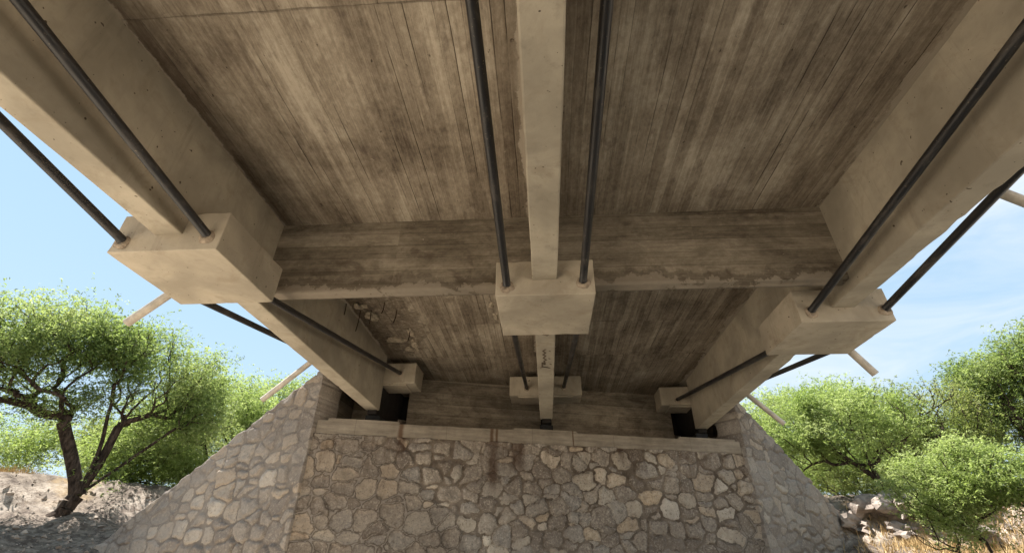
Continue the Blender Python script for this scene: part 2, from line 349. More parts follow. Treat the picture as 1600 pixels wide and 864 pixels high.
def vnoise(P, sc, oct=3, seed=0):
    out = 0; amp = 1; tot = 0
    for o in range(oct):
        q = P * sc * 2 ** o + seed * 7.31 + o * 3.7; i = np.floor(q).astype(int); f = q - i; f = f * f * (3 - 2 * f)
        r = 0
        for a in (0, 1):
            for b in (0, 1):
                for c in (0, 1):
                    w = (f[..., 0] if a else 1 - f[..., 0]) * (f[..., 1] if b else 1 - f[..., 1]) * (f[..., 2] if c else 1 - f[..., 2])
                    r = r + w * _NT[(i[..., 0] + a) % 64, (i[..., 1] + b) % 64, (i[..., 2] + c) % 64]
        out = out + amp * (r - .5); tot += amp; amp *= .5
    return out / tot * 2
def sstep(x, a, b):
    t = np.clip((x - a) / (b - a), 0, 1); return t * t * (3 - 2 * t)

# ------------------------------------------------------------------ terrain (the setting)
def ground_h(x, y):
    x = np.asarray(x, float); y = np.asarray(y, float)
    P = np.stack([x, y, np.zeros_like(x)], -1)
    big = vnoise(P, .16, 3, 1); md = vnoise(P, .9, 4, 2); fn = vnoise(P, 3.2, 3, 4)
    z = np.full_like(x, -1.62) + .06 * md + .02 * fn
    # left bank
    t = (-x + y) * .7071 + .5 * big + .35 * md
    zl = np.interp(t, [-50, 6.5, 12.3, 14.6, 15.2, 15.6, 20, 60, 300], [-1.7, -1.7, 0.0, .78, 1.2, 1.5, 1.75, 2.6, 4])
    zl = zl + sstep(t, 8, 12) * (.13 * md + .09 * fn) + .12 * sstep(t, 14.4, 15) * np.abs(vnoise(P, 2.1, 4, 9))
    z = np.where(x < 2, np.maximum(z, zl), z)
    # right bank
    t = .55 * x + .835 * y + .5 * big + .4 * md
    zr = np.interp(t, [-50, 8, 12, 13.2, 13.7, 14.6, 20, 60, 300], [-1.7, -1.7, -.1, .35, .95, 1.35, 1.8, 2.6, 4])
    zr = zr + sstep(t, 10, 12.5) * (.16 * md + .09 * fn)
    z = np.where(x >= 2, np.maximum(z, zr), z)
    # banks further down the river on both sides
    zb = np.interp(np.abs(x) + .6 * big, [0, 10, 15, 18, 80], [-1.7, -1.7, -.3, 1.2, 2])
    z = np.maximum(z, np.where(y < 4, zb, -9))
    # approach fill behind the abutment
    yl = 9.75 + .257 * x
    fill = 2.55 - .72 * np.maximum(np.abs(x) - 3.9, 0)
    fl = np.where(y > yl + .9 + .35 * np.maximum(np.abs(x) - 4, 0), fill, -9)
    z = np.maximum(z, fl)
    # under the bridge, in front of the wall
    inn = (y < yl - .35) & (x > -5.2) & (x < 5.0)
    z = np.where(inn, np.minimum(z, -1.3 + .03 * md), z)
    return z
def gh(x, y): return float(ground_h(np.array([float(x)]), np.array([float(y)]))[0])
def axis_pts(lo, hi, c0, c1, fine, coarse):
    a = [c0]; s = fine
    while a[-1] > lo: s = min(s * 1.25, coarse); a.append(a[-1] - s)
    a = a[::-1]; b = np.arange(c0 + fine, c1, fine).tolist(); s = fine; last = b[-1]
    c = []
    while last < hi: s = min(s * 1.25, coarse); last += s; c.append(last)
    return np.array(a + b + c)
xs = axis_pts(-900, 900, -16, 15, .14, 60); ys = axis_pts(-900, 900, 4, 20, .14, 60)
X, Y = np.meshgrid(xs, ys, indexing='ij'); Z = ground_h(X, Y)
def mat_ground():
    n = NT('sandy_riverbed', .95, .1); p = n.pos(); x, y, z = n.xyz(p)
    a = n.noise(p, .5, 6, .65); b = n.noise(p, 4, 7, .7); f = n.noise(p, 26, 4, .7)
    sand = n.ramp(n.math('ADD', n.math('MULTIPLY', a, .5), n.math('MULTIPLY', b, .5)), [(.3, (.35, .295, .23)), (.5, (.49, .425, .335)), (.7, (.6, .535, .44))])
    sand = n.mix(n.math('MULTIPLY', n.step(f, .55, .7), .5), sand, (.16, .115, .075))
    rock = n.mix(n.step(n.noise(p, 5, 7, .75), .36, .6), (.16, .125, .1), (.5, .43, .36))
    g = n.t.nodes.new('ShaderNodeNewGeometry'); nz_ = n.xyz(g.outputs['Normal'])[2]
    c = sand
    shaded_soil = n.mix(n.step(n.noise(p, 7, 6, .75), .4, .62), (.065, .05, .042), (.21, .172, .14)); c = n.mix(n.math('MULTIPLY', n.step(n.math('ADD', z, n.math('MULTIPLY', a, .6)), -.5, .1), n.step(b, .3, .62, 1, .88)), c, shaded_soil)  # brown bank soil, toned darker with the tree shade painted in
    c = n.mix(n.step(nz_, .7, .88, 1, 0), c, rock)
    dry = n.mix(b, (.3, .2, .09), (.5, .36, .18)); c = n.mix(n.math('MULTIPLY', n.step(n.noise(p, 1.1, 4), .52, .66), n.step(z, 0.6, 1.6, 0, .6)), c, dry)
    n.color(c); n.bump(n.math('ADD', b, n.math('MULTIPLY', f, .4)), .7, .05); return n.m
ground = link('ground', grid_mesh(np.stack([X, Y, Z], -1)), mat_ground()); tag(ground, kind='structure')

# ------------------------------------------------------------------ abutment
SK = .257; sk = math.hypot(1, SK); AD = Vector((1 / sk, SK / sk)); 
def yw(x, off=0): return 9.309 + off + SK * x
abut = empty('stone_abutment', (0, 9.1, -1.7))
tag(abut, 'rubble stone abutment with splayed wing walls and concrete cap carrying the girder ends', 'abutment')
def stone_sheet(name, org, d, s_a, length, topf, zb, mat, seed, beadf, flushf, parent, cell=(.33, .245), ds=.02, depth=.5):
    d = np.array(d, float); d /= np.hypot(*d); nrm = np.array([d[1], -d[0], 0.0])
    if nrm[1] > 0: nrm = -nrm
    S = np.arange(0, length + ds * .5, ds) + s_a; rows = int((topf(S).max() - zb) / ds)
    U, T = np.meshgrid(S, np.linspace(0, 1, rows), indexing='ij'); top = topf(S)[:, None]
    Zg = zb + T * (top - zb)
    rg = np.random.default_rng(seed)
    # seeds in staggered rows of varied size
    seeds = []
    h = zb - .5; k = 0
    while h < top.max() + .5:
        rh = cell[1] * rg.uniform(.55, 1.35); s = s_a - 1 + rg.uniform(0, .4)
        while s < s_a + length + 1:
            w = cell[0] * rg.uniform(.5, 1.5); 
            if rg.random() < .3 and rh > .2:
                seeds.append((s + w / 2, h + rh * .22, .9)); seeds.append((s + w / 2 + rg.normal(0, .05), h + rh * .8, .9))
            else: seeds.append((s + w / 2 + rg.normal(0, .03), h + rh / 2 + rg.normal(0, .045), 1))
            s += w
        h += rh
    sd_ = np.array(seeds); wt = rg.uniform(-.014, .017, len(sd_))
    P3 = np.stack([U, Zg, np.zeros_like(U)], -1)
    wu = U + .10 * vnoise(P3, 3.2, 5, seed) + .02 * vnoise(P3, 18, 2, seed + 3); wz = Zg + .09 * vnoise(P3, 3.6, 5, seed + 9) + .02 * vnoise(P3, 18, 2, seed + 5)
    sh = wu.shape; wu = wu.ravel(); wz = wz.ravel(); N = len(wu)
    F1 = np.empty(N); E = np.empty(N); I = np.empty(N, int); ax = .78
    for c0 in range(0, N, 20000):
        c = slice(c0, min(c0 + 20000, N)); du = (wu[c, None] - sd_[None, :, 0]) * ax; dz = wz[c, None] - sd_[None, :, 1]
        D = (np.abs(du) ** 3.2 + np.abs(dz) ** 3.2) ** (2 / 3.2) - wt[None, :]; o = np.argpartition(D, 3, axis=1)[:, :4]
        Dd = np.take_along_axis(D, o, 1); od = np.argsort(Dd, 1); o = np.take_along_axis(o, od, 1); Dd = np.take_along_axis(Dd, od, 1)
        i0 = o[:, 0]; e = []
        for q in (1, 2, 3):
            i1 = o[:, q]; dd = np.hypot((sd_[i0, 0] - sd_[i1, 0]) * ax, sd_[i0, 1] - sd_[i1, 1]) + 1e-6
            e.append((Dd[:, q] - Dd[:, 0]) / (2 * dd))
        e = np.array(e); kk = .007; E[c] = -kk * np.log(np.exp(-e / kk).sum(0)); I[c] = i0     # smooth minimum rounds corners
    E = E.reshape(sh); I = I.reshape(sh)
    r = rg.random(len(sd_)); r2 = rg.random(len(sd_)); tilt = rg.normal(0, .075, (len(sd_), 2))
    rr = r[I]; bead = beadf(U, Zg); flush = flushf(U, Zg)
    gap = .003 + .017 * np.clip(.6 + vnoise(P3, 1.3, 2, seed + 2), 0, 1.4) * (1 - bead)
    e2 = E - gap
    body = sstep(e2, -.004, .02) * (.02 + .034 * r2[I]) * (1 - .5 * flush)
    body += (tilt[I, 0] * (U - sd_[I, 0]) + tilt[I, 1] * (Zg - sd_[I, 1])) * sstep(e2, 0, .04)
    body += .018 * vnoise(P3, 9, 4, seed + 1) + .012 * vnoise(P3, 1.2, 2, seed + 6)
    bd = bead * .028 * np.exp(-(E / .011) ** 2)
    H = body + bd + bead * .01 * (1 - sstep(E, .02, .05))
    base = np.array([org[0], org[1], 0.0])
    Pw = base + U[..., None] * np.array([d[0], d[1], 0]) + Zg[..., None] * np.array([0, 0, 1.0]) + H[..., None] * nrm
    # turn the borders back into the wall so that it has thickness
    def back(row): return row - nrm * depth
    Pw = np.concatenate([Pw, back(Pw[:, -1:, :])], 1); e2 = np.concatenate([e2 + .012, e2[:, -1:] + .012], 1)
    Pw = np.concatenate([back(Pw[:1]), Pw, back(Pw[-1:])], 0); e2 = np.concatenate([e2[:1], e2, e2[-1:]], 0)
    ex = lambda A: np.concatenate([np.concatenate([A, A[:, -1:]], 1)[:1], np.concatenate([A, A[:, -1:]], 1), np.concatenate([A, A[:, -1:]], 1)[-1:]], 0)
    # where beads run the joint centre is E itself
    Ea = np.where(ex(bead) > .5, ex(E), np.clip(e2, -.05, 1))
    o3 = wloc(parent); Pw = Pw - np.array(o3)
    if nrm @ np.cross([d[0], d[1], 0], [0, 0, 1.0]) < 0: Pw = Pw[:, ::-1]; Ea = Ea[:, ::-1]; rev = True
    else: rev = False
    f = (lambda A: ex(A)[:, ::-1]) if rev else ex
    me = grid_mesh(Pw, {'edge': Ea, 'rnd': f(rr), 'rndb': f(r2[I]), 'bead': f(bead), 'flush': f(flush)})
    return link(name, me, mat, parent)
XL, XR = -4.06, 3.96
OL = (XL, yw(XL, -.17)); OR = (XR, yw(XR, -.17)); LEN = math.hypot(OR[0] - OL[0], OR[1] - OL[1])
def bead_main(U, Z):
    P = np.stack([U, Z, U * 0], -1); return sstep(vnoise(P, .8, 2, 21) + np.interp(U, [0, 1.4, 2.4, 5, 8.2], [.6, .35, -.3, -.25, .15]) + np.interp(Z, [0, 1.0, 1.5, 1.86], [.3, .05, -.2, -.3]), .0, .1)
def flush_main(U, Z):
    P = np.stack([U, Z, U * 0], -1); return np.clip(.35 + vnoise(P, .7, 2, 33), 0, 1)
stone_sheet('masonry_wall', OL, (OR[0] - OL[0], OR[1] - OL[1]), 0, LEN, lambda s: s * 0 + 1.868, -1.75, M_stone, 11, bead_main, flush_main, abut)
# wings, splayed back about 30 degrees from the wall
def wing(org, dirv, length, slope, ztop, mat, seed, cell, bf, ff):
    return stone_sheet('wing_wall', org, dirv, 0, length, lambda s: ztop - slope * np.maximum(s - .14, 0) + .012 * np.sin(s * 23) , -1.75, mat, seed, bf, ff, abut, cell=cell, depth=.55)
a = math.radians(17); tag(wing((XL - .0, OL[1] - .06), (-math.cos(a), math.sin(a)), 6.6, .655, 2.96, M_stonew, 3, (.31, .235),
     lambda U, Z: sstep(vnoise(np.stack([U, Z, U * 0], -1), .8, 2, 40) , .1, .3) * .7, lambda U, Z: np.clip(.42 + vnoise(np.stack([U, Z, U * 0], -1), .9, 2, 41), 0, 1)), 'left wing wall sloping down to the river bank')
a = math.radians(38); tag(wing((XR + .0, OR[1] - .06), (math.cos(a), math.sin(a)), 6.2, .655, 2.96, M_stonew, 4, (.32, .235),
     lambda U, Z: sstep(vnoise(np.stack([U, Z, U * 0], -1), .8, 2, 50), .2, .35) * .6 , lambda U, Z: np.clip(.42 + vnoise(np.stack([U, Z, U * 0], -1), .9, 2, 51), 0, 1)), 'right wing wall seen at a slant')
def skewed(bm, off0, off1, x0, x1, z0, z1, bev=.01):
    b = bmesh.new(); box(b, x0, x1, 0, 1, z0, z1, 0)
    for v in b.verts: v.co.y = yw(v.co.x, off0 + (off1 - off0) * v.co.y)
    if bev: bmesh.ops.bevel(b, geom=b.edges[:], offset=bev, segments=2, affect='EDGES')
    me = bpy.data.meshes.new('t'); b.to_mesh(me); b.free(); bm.from_mesh(me); bpy.data.meshes.remove(me); return bm
b = bmesh.new(); skewed(b, -.2, 1.9, XL + .03, XR - .05, 1.862, 2.10, .012); slice_wobble(b, 0, .12, XL, XR, .008)
cap = put('bearing_cap', b, M_cap, abut)
for gx in GX:
    b = bmesh.new(); skewed(b, -.205, .9, max(gx - .62, XL + .05), min(gx + .58, XR - .1), 2.09, 2.135, .006); slice_wobble(b, 0, .15, -5, 5, .004)
    put('pedestal', b, M_cap, cap)
# mortar bed line under the cap
# back wall of the seat with a dark recess behind every girder
edges = [XL - .3]
RC = ((-.13, .28), (-.12, .12), (-.28, .13))
for gx, rc in zip(GX, RC): edges += [gx + rc[0], gx + rc[1]]
edges += [XR + .3]
b = bmesh.new()
for i in range(0, len(edges), 2): skewed(b, 1.28, 1.6, edges[i], edges[i + 1], 2.102, 3.50, .004)
for gx, rc in zip(GX, RC): skewed(b, 1.285, 1.59, gx + rc[0] - .002, gx + rc[1] + .002, 3.1, 3.50, .004)
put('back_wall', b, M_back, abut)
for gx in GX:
    b = bmesh.new(); skewed(b, 1.603, 1.75, gx - .6, gx + .6, 1.95, 3.3, 0); put('recess_shade_panel', b, M_dark, abut)
for sx, x0, x1 in ((-1, XL - .42, XL + .02), (1, XR - .02, XR + .4)):
    b = bmesh.new(); skewed(b, .32, 1.8, x0, x1, 1.5, 2.9, .03); slice_wobble(b, 1, .1, 7.8, 12.6, .03, 5)
    put('cheek_wall', b, M_back, abut)
for k, gx in enumerate(GX):
    b = bmesh.new(); skewed(b, .12, .5, gx - .13, gx + .13, 2.125, 2.30, .006); put('bearing_pad', b, M_pad, abut)

# ------------------------------------------------------------------ bridge
Y0 = -11.0
bridge = empty('concrete_bridge', (0, 0, ZB))
tag(bridge, 'concrete girder bridge seen from below, its three girders strengthened with black external rods', 'bridge')
# deck slab: soffit is finely divided so its surface can be uneven
xs_ = np.arange(-4.75, 4.76, .05); ys_ = np.arange(Y0, 10.1, .06)
Xd, T = np.meshgrid(xs_, np.linspace(0, 1, len(ys_)), indexing='ij'); Yd = Y0 + T * ((10.95 + SK * Xd) - Y0)
Pd = np.stack([Xd, Yd, Xd * 0], -1); zz = ZS + .004 * vnoise(Pd, 1.5, 3, 8)
plank = np.floor((Xd + .02) / .105).astype(int); zz = zz + .003 * (_NT[plank % 64, 3, 5] - .5)
# spalled hollow behind the cross beam by the left girder
hol = sstep(vnoise(Pd, 1.6, 3, 14) * .45 - np.hypot((Xd + 2.66) / .42, (Yd - 6.9) / 1.15) + 1.15, 0, .3)
zz = zz + hol * (.035 + .02 * vnoise(Pd, 7, 3, 3)); Pd[..., 2] = zz
top = Pd.copy(); top[..., 2] = ZS + .24
me = grid_mesh(Pd[:, ::-1]); soff = link('deck_slab', me, M_soffit, bridge, (0, 0, -ZB))
bm = bmesh.new(); bm.from_mesh(me)
be = [e for e in bm.edges if e.is_boundary]; r_ = bmesh.ops.extrude_edge_only(bm, edges=be)
nv = [v for v in r_['geom'] if isinstance(v, bmesh.types.BMVert)]
for v in nv: v.co.z = ZS + .24
bmesh.ops.contextual_create(bm, geom=[e for e in bm.edges if e.is_boundary]); bm.to_mesh(me); bm.free()
for sx in (-1, 1):
    b = bmesh.new(); box(b, *sorted((sx * 4.52, sx * 4.74)), Y0, 9.4, ZS + .243, ZS + .5, .02); put('kerb', b, M_deck, bridge)
YE = (8.554, 9.309, 10.217); YF = (3.039, 3.969, 4.722); YR_ = (8.512, 9.388, 10.206)
girders = []
def chip(bm, bounds, amp=.02, near=.02, seed=0, sc=7, axes=(0, 1, 2), step=.06):
    for a_ in axes:
        n_ = int((bounds[a_][1] - bounds[a_][0]) / step); no = Vector((0, 0, 0)); no[a_] = 1
        for i in range(1, n_):
            pl = Vector((0, 0, 0)); pl[a_] = bounds[a_][0] + (bounds[a_][1] - bounds[a_][0]) * i / n_
            bmesh.ops.bisect_plane(bm, geom=bm.verts[:] + bm.edges[:] + bm.faces[:], plane_co=pl, plane_no=no)
    for v in bm.verts:
        m = [q for q in range(3) if min(v.co[q] - bounds[q][0], bounds[q][1] - v.co[q]) < near]
        if len(m) >= 2:
            w = mn.noise(v.co * sc + Vector((seed, 0, 0))) + .5 * mn.noise(v.co * sc * 3.1)
            w = max(0, w - .3) * amp * .8 + .001 * mn.noise(v.co * 30)
            for q in m: v.co[q] += w * (1 if v.co[q] - bounds[q][0] < near else -1)
for k, gx in enumerate(GX):
    b = bmesh.new(); box(b, gx - GW, gx + GW, Y0, YE[k], ZB, ZS + .05, .013)
    chip(b, ((gx - GW, gx + GW), (Y0, YE[k]), (ZB, ZS + .05)), .022, .02, k * 5, 3.5, (1,), .07)
    for v in b.verts: v.co += mn.noise_vector(v.co * 1.6) * .0025
    g = put('girder', b, M_girder, bridge); girders.append(g)
    g['label'] = ('left girder, its inner face stained along the top', 'middle girder with a dark paint scrawl underneath', 'right girder with pale paint smeared onto the deck')[k]
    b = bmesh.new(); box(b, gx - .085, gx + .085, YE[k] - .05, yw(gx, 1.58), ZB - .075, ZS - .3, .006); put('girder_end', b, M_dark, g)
    b = bmesh.new(); box(b, gx - .489, gx + .489, YF[k], YF[k] + .945, 2.208, 2.604, .009, seg=2)
    chip(b, ((gx - .489, gx + .489), (YF[k], YF[k] + .945), (2.208, 2.604)), .02, .012, k * 3 + 1, 6); bl = put('deviator_block', b, M_block, g)
    b = bmesh.new(); box(b, gx - .74, gx + .74, YR_[k], YR_[k] + .585, 2.883, 3.29, .022)
    chip(b, ((gx - .74, gx + .74), (YR_[k], YR_[k] + .585), (2.883, 3.29)), .02, .024, k + 8, 6)
    box(b, gx - .56, gx + .56, YR_[k] + .05, YR_[k] + .55, 2.858, 2.9, .006); put('anchor_block', b, M_block, g)
# paint scrawl (illegible) on the middle girder
b = bmesh.new()
def stroke(pts, r=.011):
    pts = [Vector((p[0], p[1], ZB - .003)) for p in pts]
    for i in range(len(pts) - 1):
        a_, c_ = pts[i], pts[i + 1]; t = (c_ - a_).normalized(); s_ = Vector((-t.y, t.x, 0)) * r; a_ = a_ - t * r * .5; c_ = c_ + t * r * .5
        vs = [b.verts.new(q) for q in (a_ - s_, c_ - s_, c_ + s_, a_ + s_)]; b.faces.new(vs)
        
stroke([(-.075, 6.42), (-.03, 6.39), (.06, 6.44), (.0, 6.40), (-.05, 6.38), (-.045, 6.22), (-.01, 6.30), (-.02, 6.15), (.01, 6.12), (-.03, 6.05), (.0, 5.97), (-.035, 5.93), (.0, 5.86), (-.035, 5.80), (.0, 5.74)], .013)
put('paint_scrawl', b, M_scrawl, girders[1])
for (px, py, r_) in ((.055, 5.80, .01), (.05, 6.07, .01), (.07, 6.28, .012), (.0, 5.27, .028)):
    b = bmesh.new(); stroke([(px - r_ * .8, py - .01), (px + r_ * .9, py + .02)], r_); put('paint_spot', b, M_scrawl, girders[1])

# cross beams, one in each bay
for x0, x1 in ((GX[0] + GW - .01, -GW + .01), (GW - .01, GX[2] - GW + .01)):
    n1, n2 = int((x1 - x0) / .03), 34; u = np.linspace(x0, x1, n1); 
    # profile around the section: front top -> front bottom -> back bottom -> back top
    prof = [(0, ZS + .02)] + [(0, z) for z in np.linspace(ZS - .04, ZD + .0, 26)] + [(t, ZD) for t in np.linspace(.02, TD, 6)] + [(TD, z) for z in np.linspace(ZD + .03, ZS + .02, 8)]
    Pc = np.zeros((n1, len(prof), 3))
    for j, (dy, z) in enumerate(prof): Pc[:, j] = np.stack([u, u * 0 + YD + dy, u * 0 + z], -1)
    nb = vnoise(Pc * np.array([1, 0, 0]) + np.array([0, .3, .7]), 1.1, 5, 17)[:, :1] * 1.5 + .05
    low = sstep(Pc[..., 2], ZD + .09, ZD - .0)
    bite = np.clip(nb, 0, 1) * .15 * low * (1 + .5 * vnoise(Pc, 9, 3, 8))
    front = np.array([1.0 if p_[0] < TD * .6 else 0 for p_ in prof])[None]
    Pc[..., 1] += bite * front * .6 + .006 * vnoise(Pc, 4, 4, 5) * front; Pc[..., 2] += bite * front * .35 * (np.array([p_[0] < .1 for p_ in prof])[None]) + .004 * vnoise(Pc, 6, 3, 2)
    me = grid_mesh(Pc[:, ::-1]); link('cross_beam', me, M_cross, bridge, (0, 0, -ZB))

# tension rods: one length to each deviator block and one on to the anchor block
def rod(p, q, r=.038):
    b = bmesh.new(); n_ = 18; P_, Q_ = Vector(p), Vector(q); pts = [P_.lerp(Q_, t / n_) for t in range(n_ + 1)]
    sag = (Q_ - P_).length * .0012
    for i, v in enumerate(pts): v.z -= sag * math.sin(math.pi * i / n_)
    tube(b, pts, r, 16); return put('tension_rod', b, M_rod, bridge, True)
def collar(o, p, d, r=.052, seed=0):
    b = bmesh.new(); P_ = Vector(p); D_ = Vector(d).normalized(); a_ = D_.cross(Vector((0, 0, 1))).normalized(); c_ = D_.cross(a_)
    N = 22; prev = None; prof = [(-.004, 1.42), (.008, 1.3), (.02, 1.0), (.02, .74), (-.03, .72)]
    rings = []
    for (h, rr) in prof:
        ring = []
        for k in range(N):
            th = 2 * math.pi * k / N; e = 1 + .22 * mn.noise(Vector((math.cos(th) * 1.6, math.sin(th) * 1.6, seed))) * (rr > .9)
            ring.append(b.verts.new(P_ - D_ * h * (1 + .5 * mn.noise(Vector((th, seed, 2)))) + r * rr * e * (math.cos(th) * a_ + math.sin(th) * c_) + Vector((0, 0, -.012 * (rr > .9)))))
        rings.append(ring)
    for q in range(len(rings) - 1):
        for k in range(N): b.faces.new((rings[q][k], rings[q][(k + 1) % N], rings[q + 1][(k + 1) % N], rings[q + 1][k]))
    put('grout_collar', b, M_grout, o, True)
front_top = {(0, 1): (-2.87, 1.212, 2.617), (0, -1): (-3.63, 1.862, 2.50), (1, -1): (-.385, 1.40, 2.69), (1, 1): (.368, 1.43, 2.66), (2, -1): (2.90, 1.81, 2.752), (2, 1): (3.64, 2.83, 2.59)}
entry = {(0, -1): (-3.625, 2.324), (0, 1): (-2.875, 2.352), (1, -1): (-.376, 2.325), (1, 1): (.375, 2.345), (2, -1): (2.886, 2.341), (2, 1): (3.654, 2.344)}
rear = {(0, -1): (-3.66, 3.08), (0, 1): (-2.80, 3.08), (1, -1): (-.384, 3.04), (1, 1): (.379, 3.055), (2, -1): (2.845, 3.004), (2, 1): (3.62, 3.0)}
for k in range(3):
    for s_ in (-1, 1):
        ex, ez = entry[(k, s_)]; E_ = Vector((ex, YF[k], ez)); F_ = Vector(front_top[(k, s_)]); d = (F_ - E_).normalized()
        L_ = (ZS - .25 - ez) / d.z * .97; end = E_ + d * L_
        o = rod(end, E_ - d * .1); collar(o, E_, -d, seed=k * 3 + s_)
        rx, rz = rear[(k, s_)]; A_ = Vector((ex, YF[k] + .945, 2.30)); B_ = Vector((rx, YR_[k], rz)); d = (B_ - A_).normalized()
        o = rod(A_ - d * .1, B_ + d * .06, .036); collar(o, B_, d, .045, seed=k * 5 + s_ + 9)

# drain pipes angled down and outwards from the deck edge
for (p, q) in (((-3.75, 4.6, 3.45), (-4.87, 4.6, 2.32)), ((-3.95, 7.9, 3.45), (-5.05, 7.9, 2.40)),
               ((3.6, 6.2, 3.3), (4.33, 6.2, 2.13)), ((3.75, 9.8, 3.42), (4.74, 9.8, 2.37)), ((3.95, 3.7, 3.42), (5.25, 3.7, 2.36))):
    b = bmesh.new(); P_, Q_ = Vector(p), Vector(q); d = (Q_ - P_).normalized()
    tube(b, [P_, Q_, Q_ + d * .001, Q_ - d * .12], [.05, .05, .042, .042], 18, cap=False)
    bmesh.ops.recalc_face_normals(b, faces=b.faces); put('drain_pipe', b, M_pipe, bridge, False)
# bare reinforcement and broken concrete at the spalled hollow
for (x, y, l, tx) in ((-3.10, 6.28, .2, .01), (-2.98, 6.58, .34, -.01), (-2.80, 6.57, .22, .02), (-2.50, 6.32, .17, -.015), (-2.38, 6.59, .2, -.02), (-2.35, 7.33, .2, -.01)):
    b = bmesh.new(); tube(b, [(x, y, ZS + .03), (x + tx * .4, y + .01, ZS - l * .5), (x + tx, y - .01, ZS - l)], .0075, 8); put('rebar_stub', b, M_rust, bridge, True)
def lump(name, c, r, seed, mat, parent, sc=(1, 1, .5), sub=4, amp=.35, smooth=True):
    b = bmesh.new(); bmesh.ops.create_icosphere(b, subdivisions=sub, radius=1)
    for v in b.verts:
        q = v.co * 1.3 + Vector((seed * 3.1, seed, 0)); w = 1 + amp * mn.noise(q) + amp * .5 * mn.noise(q * 2.6) + amp * .25 * mn.noise(q * 6)
        f = mn.cell(q * 1.5) * .12 * amp
        v.co = Vector((v.co.x * sc[0], v.co.y * sc[1], v.co.z * sc[2])) * r * (w + f) + Vector(c)
    return put(name, b, mat, parent, smooth)
for i, (x, y, r, sc) in enumerate(((-2.96, 6.40, .07, (1, 1, .5)), (-2.86, 6.40, .055, (1, 1, .5)), (-2.86, 6.78, .10, (1, 1.6, .35)), (-2.72, 7.75, .12, (1.5, 1, .25)), (-2.58, 8.2, .1, (1.3, 1.2, .2)),
     (-2.36, 7.45, .10, (.5, 1.8, .25)), (-2.42, 8.0, .12, (.5, 2, .18)), (-.83, 6.45, .055, (.7, 2.0, .5)), (-.79, 6.85, .05, (.8, 2.6, .5)), (-2.15, 6.5, .05, (.6, 2, .3)), (1.62, 3.29, .035, (1.4, 1, .15)), (-2.55, 2.43, .025, (1.2, 1, .2)), (1.54, 3.33, .02, (1.4, 1, .15)))):
    lump('broken_concrete', (x, y, ZS + .012), r, i + 2, M_pale, bridge, sc, 3, .6)

# ------------------------------------------------------------------ vegetation
def mat_leaf(name, c0, c1, c2):
    n = NT(name, .6, .25); r = n.attr('rnd')
    c = n.ramp(r, [(0, c0), (.5, c1), (1, c2)]); n.color(c)
    tr = n.t.nodes.new('ShaderNodeBsdfTranslucent'); n.link(n.mix(.5, c, (.2, .26, .03), 'ADD'), tr.inputs[0])
    mx = n.t.nodes.new('ShaderNodeMixShader'); mx.inputs[0].default_value = .5
    out = n.t.nodes['Material Output']; n.link(n.b.outputs[0], mx.inputs[1]); n.link(tr.outputs[0], mx.inputs[2]); n.link(mx.outputs[0], out.inputs[0]); return n.m
L_green = mat_leaf('mesquite_leaf', (.075, .12, .035), (.16, .215, .07), (.31, .35, .15))
L_lime = mat_leaf('bright_leaf', (.10, .155, .04), (.22, .285, .085), (.38, .43, .2))
L_olive = mat_leaf('olive_leaf', (.07, .095, .03), (.14, .17, .05), (.25, .26, .11))
def mat_bark():
    n = NT('dark_bark', .95, .1); p = n.pos(); a = n.noise(n.map(p, (1, 1, .3)), 16, 6, .7); b_ = n.noise(p, 2.5, 3)
    n.color(n.mix(n.step(a, .35, .68), (.022, .016, .012), (.09, .066, .05))); n.bump(a, 1.0, .03); return n.m
M_bark = mat_bark()
def leaves_mesh(name, pts, rg, size, mat, parent, tips_dir=None, asp=.34):
    n = len(pts); 
    a = rg.normal(size=(n, 3)); a[:, 2] *= .55; a /= np.linalg.norm(a, axis=1)[:, None]
    b = rg.normal(size=(n, 3)); b -= (b * a).sum(1)[:, None] * a; b /= np.linalg.norm(b, axis=1)[:, None]
    s = size * rg.uniform(.55, 1.4, n)[:, None]
    droop = np.array([0, 0, -.25]) * s
    # each leaf: a narrow diamond
    V = np.stack([pts - a * s * .5, pts + b * s * asp * .5, pts + a * s * .5 + droop, pts - b * s * asp * .5], 1)
    V = V - np.array(wloc(parent))
    me = bpy.data.meshes.new(name); me.vertices.add(n * 4); me.vertices.foreach_set('co', V.reshape(-1).astype(np.float32))
    me.loops.add(n * 4); me.loops.foreach_set('vertex_index', np.arange(n * 4, dtype=np.int32))
    me.polygons.add(n); me.polygons.foreach_set('loop_start', np.arange(0, n * 4, 4, dtype=np.int32)); me.polygons.foreach_set('loop_total', np.full(n, 4, dtype=np.int32))
    me.update(calc_edges=True)
    cl = vnoise(pts, 1.1, 2, 6) * .55; r = np.clip(.5 + cl + rg.normal(0, .2, n), 0, 1)
    at = me.attributes.new('rnd', 'FLOAT', 'POINT'); at.data.foreach_set('value', np.repeat(r, 4).astype(np.float32))
    return link('crown', me, mat, parent)
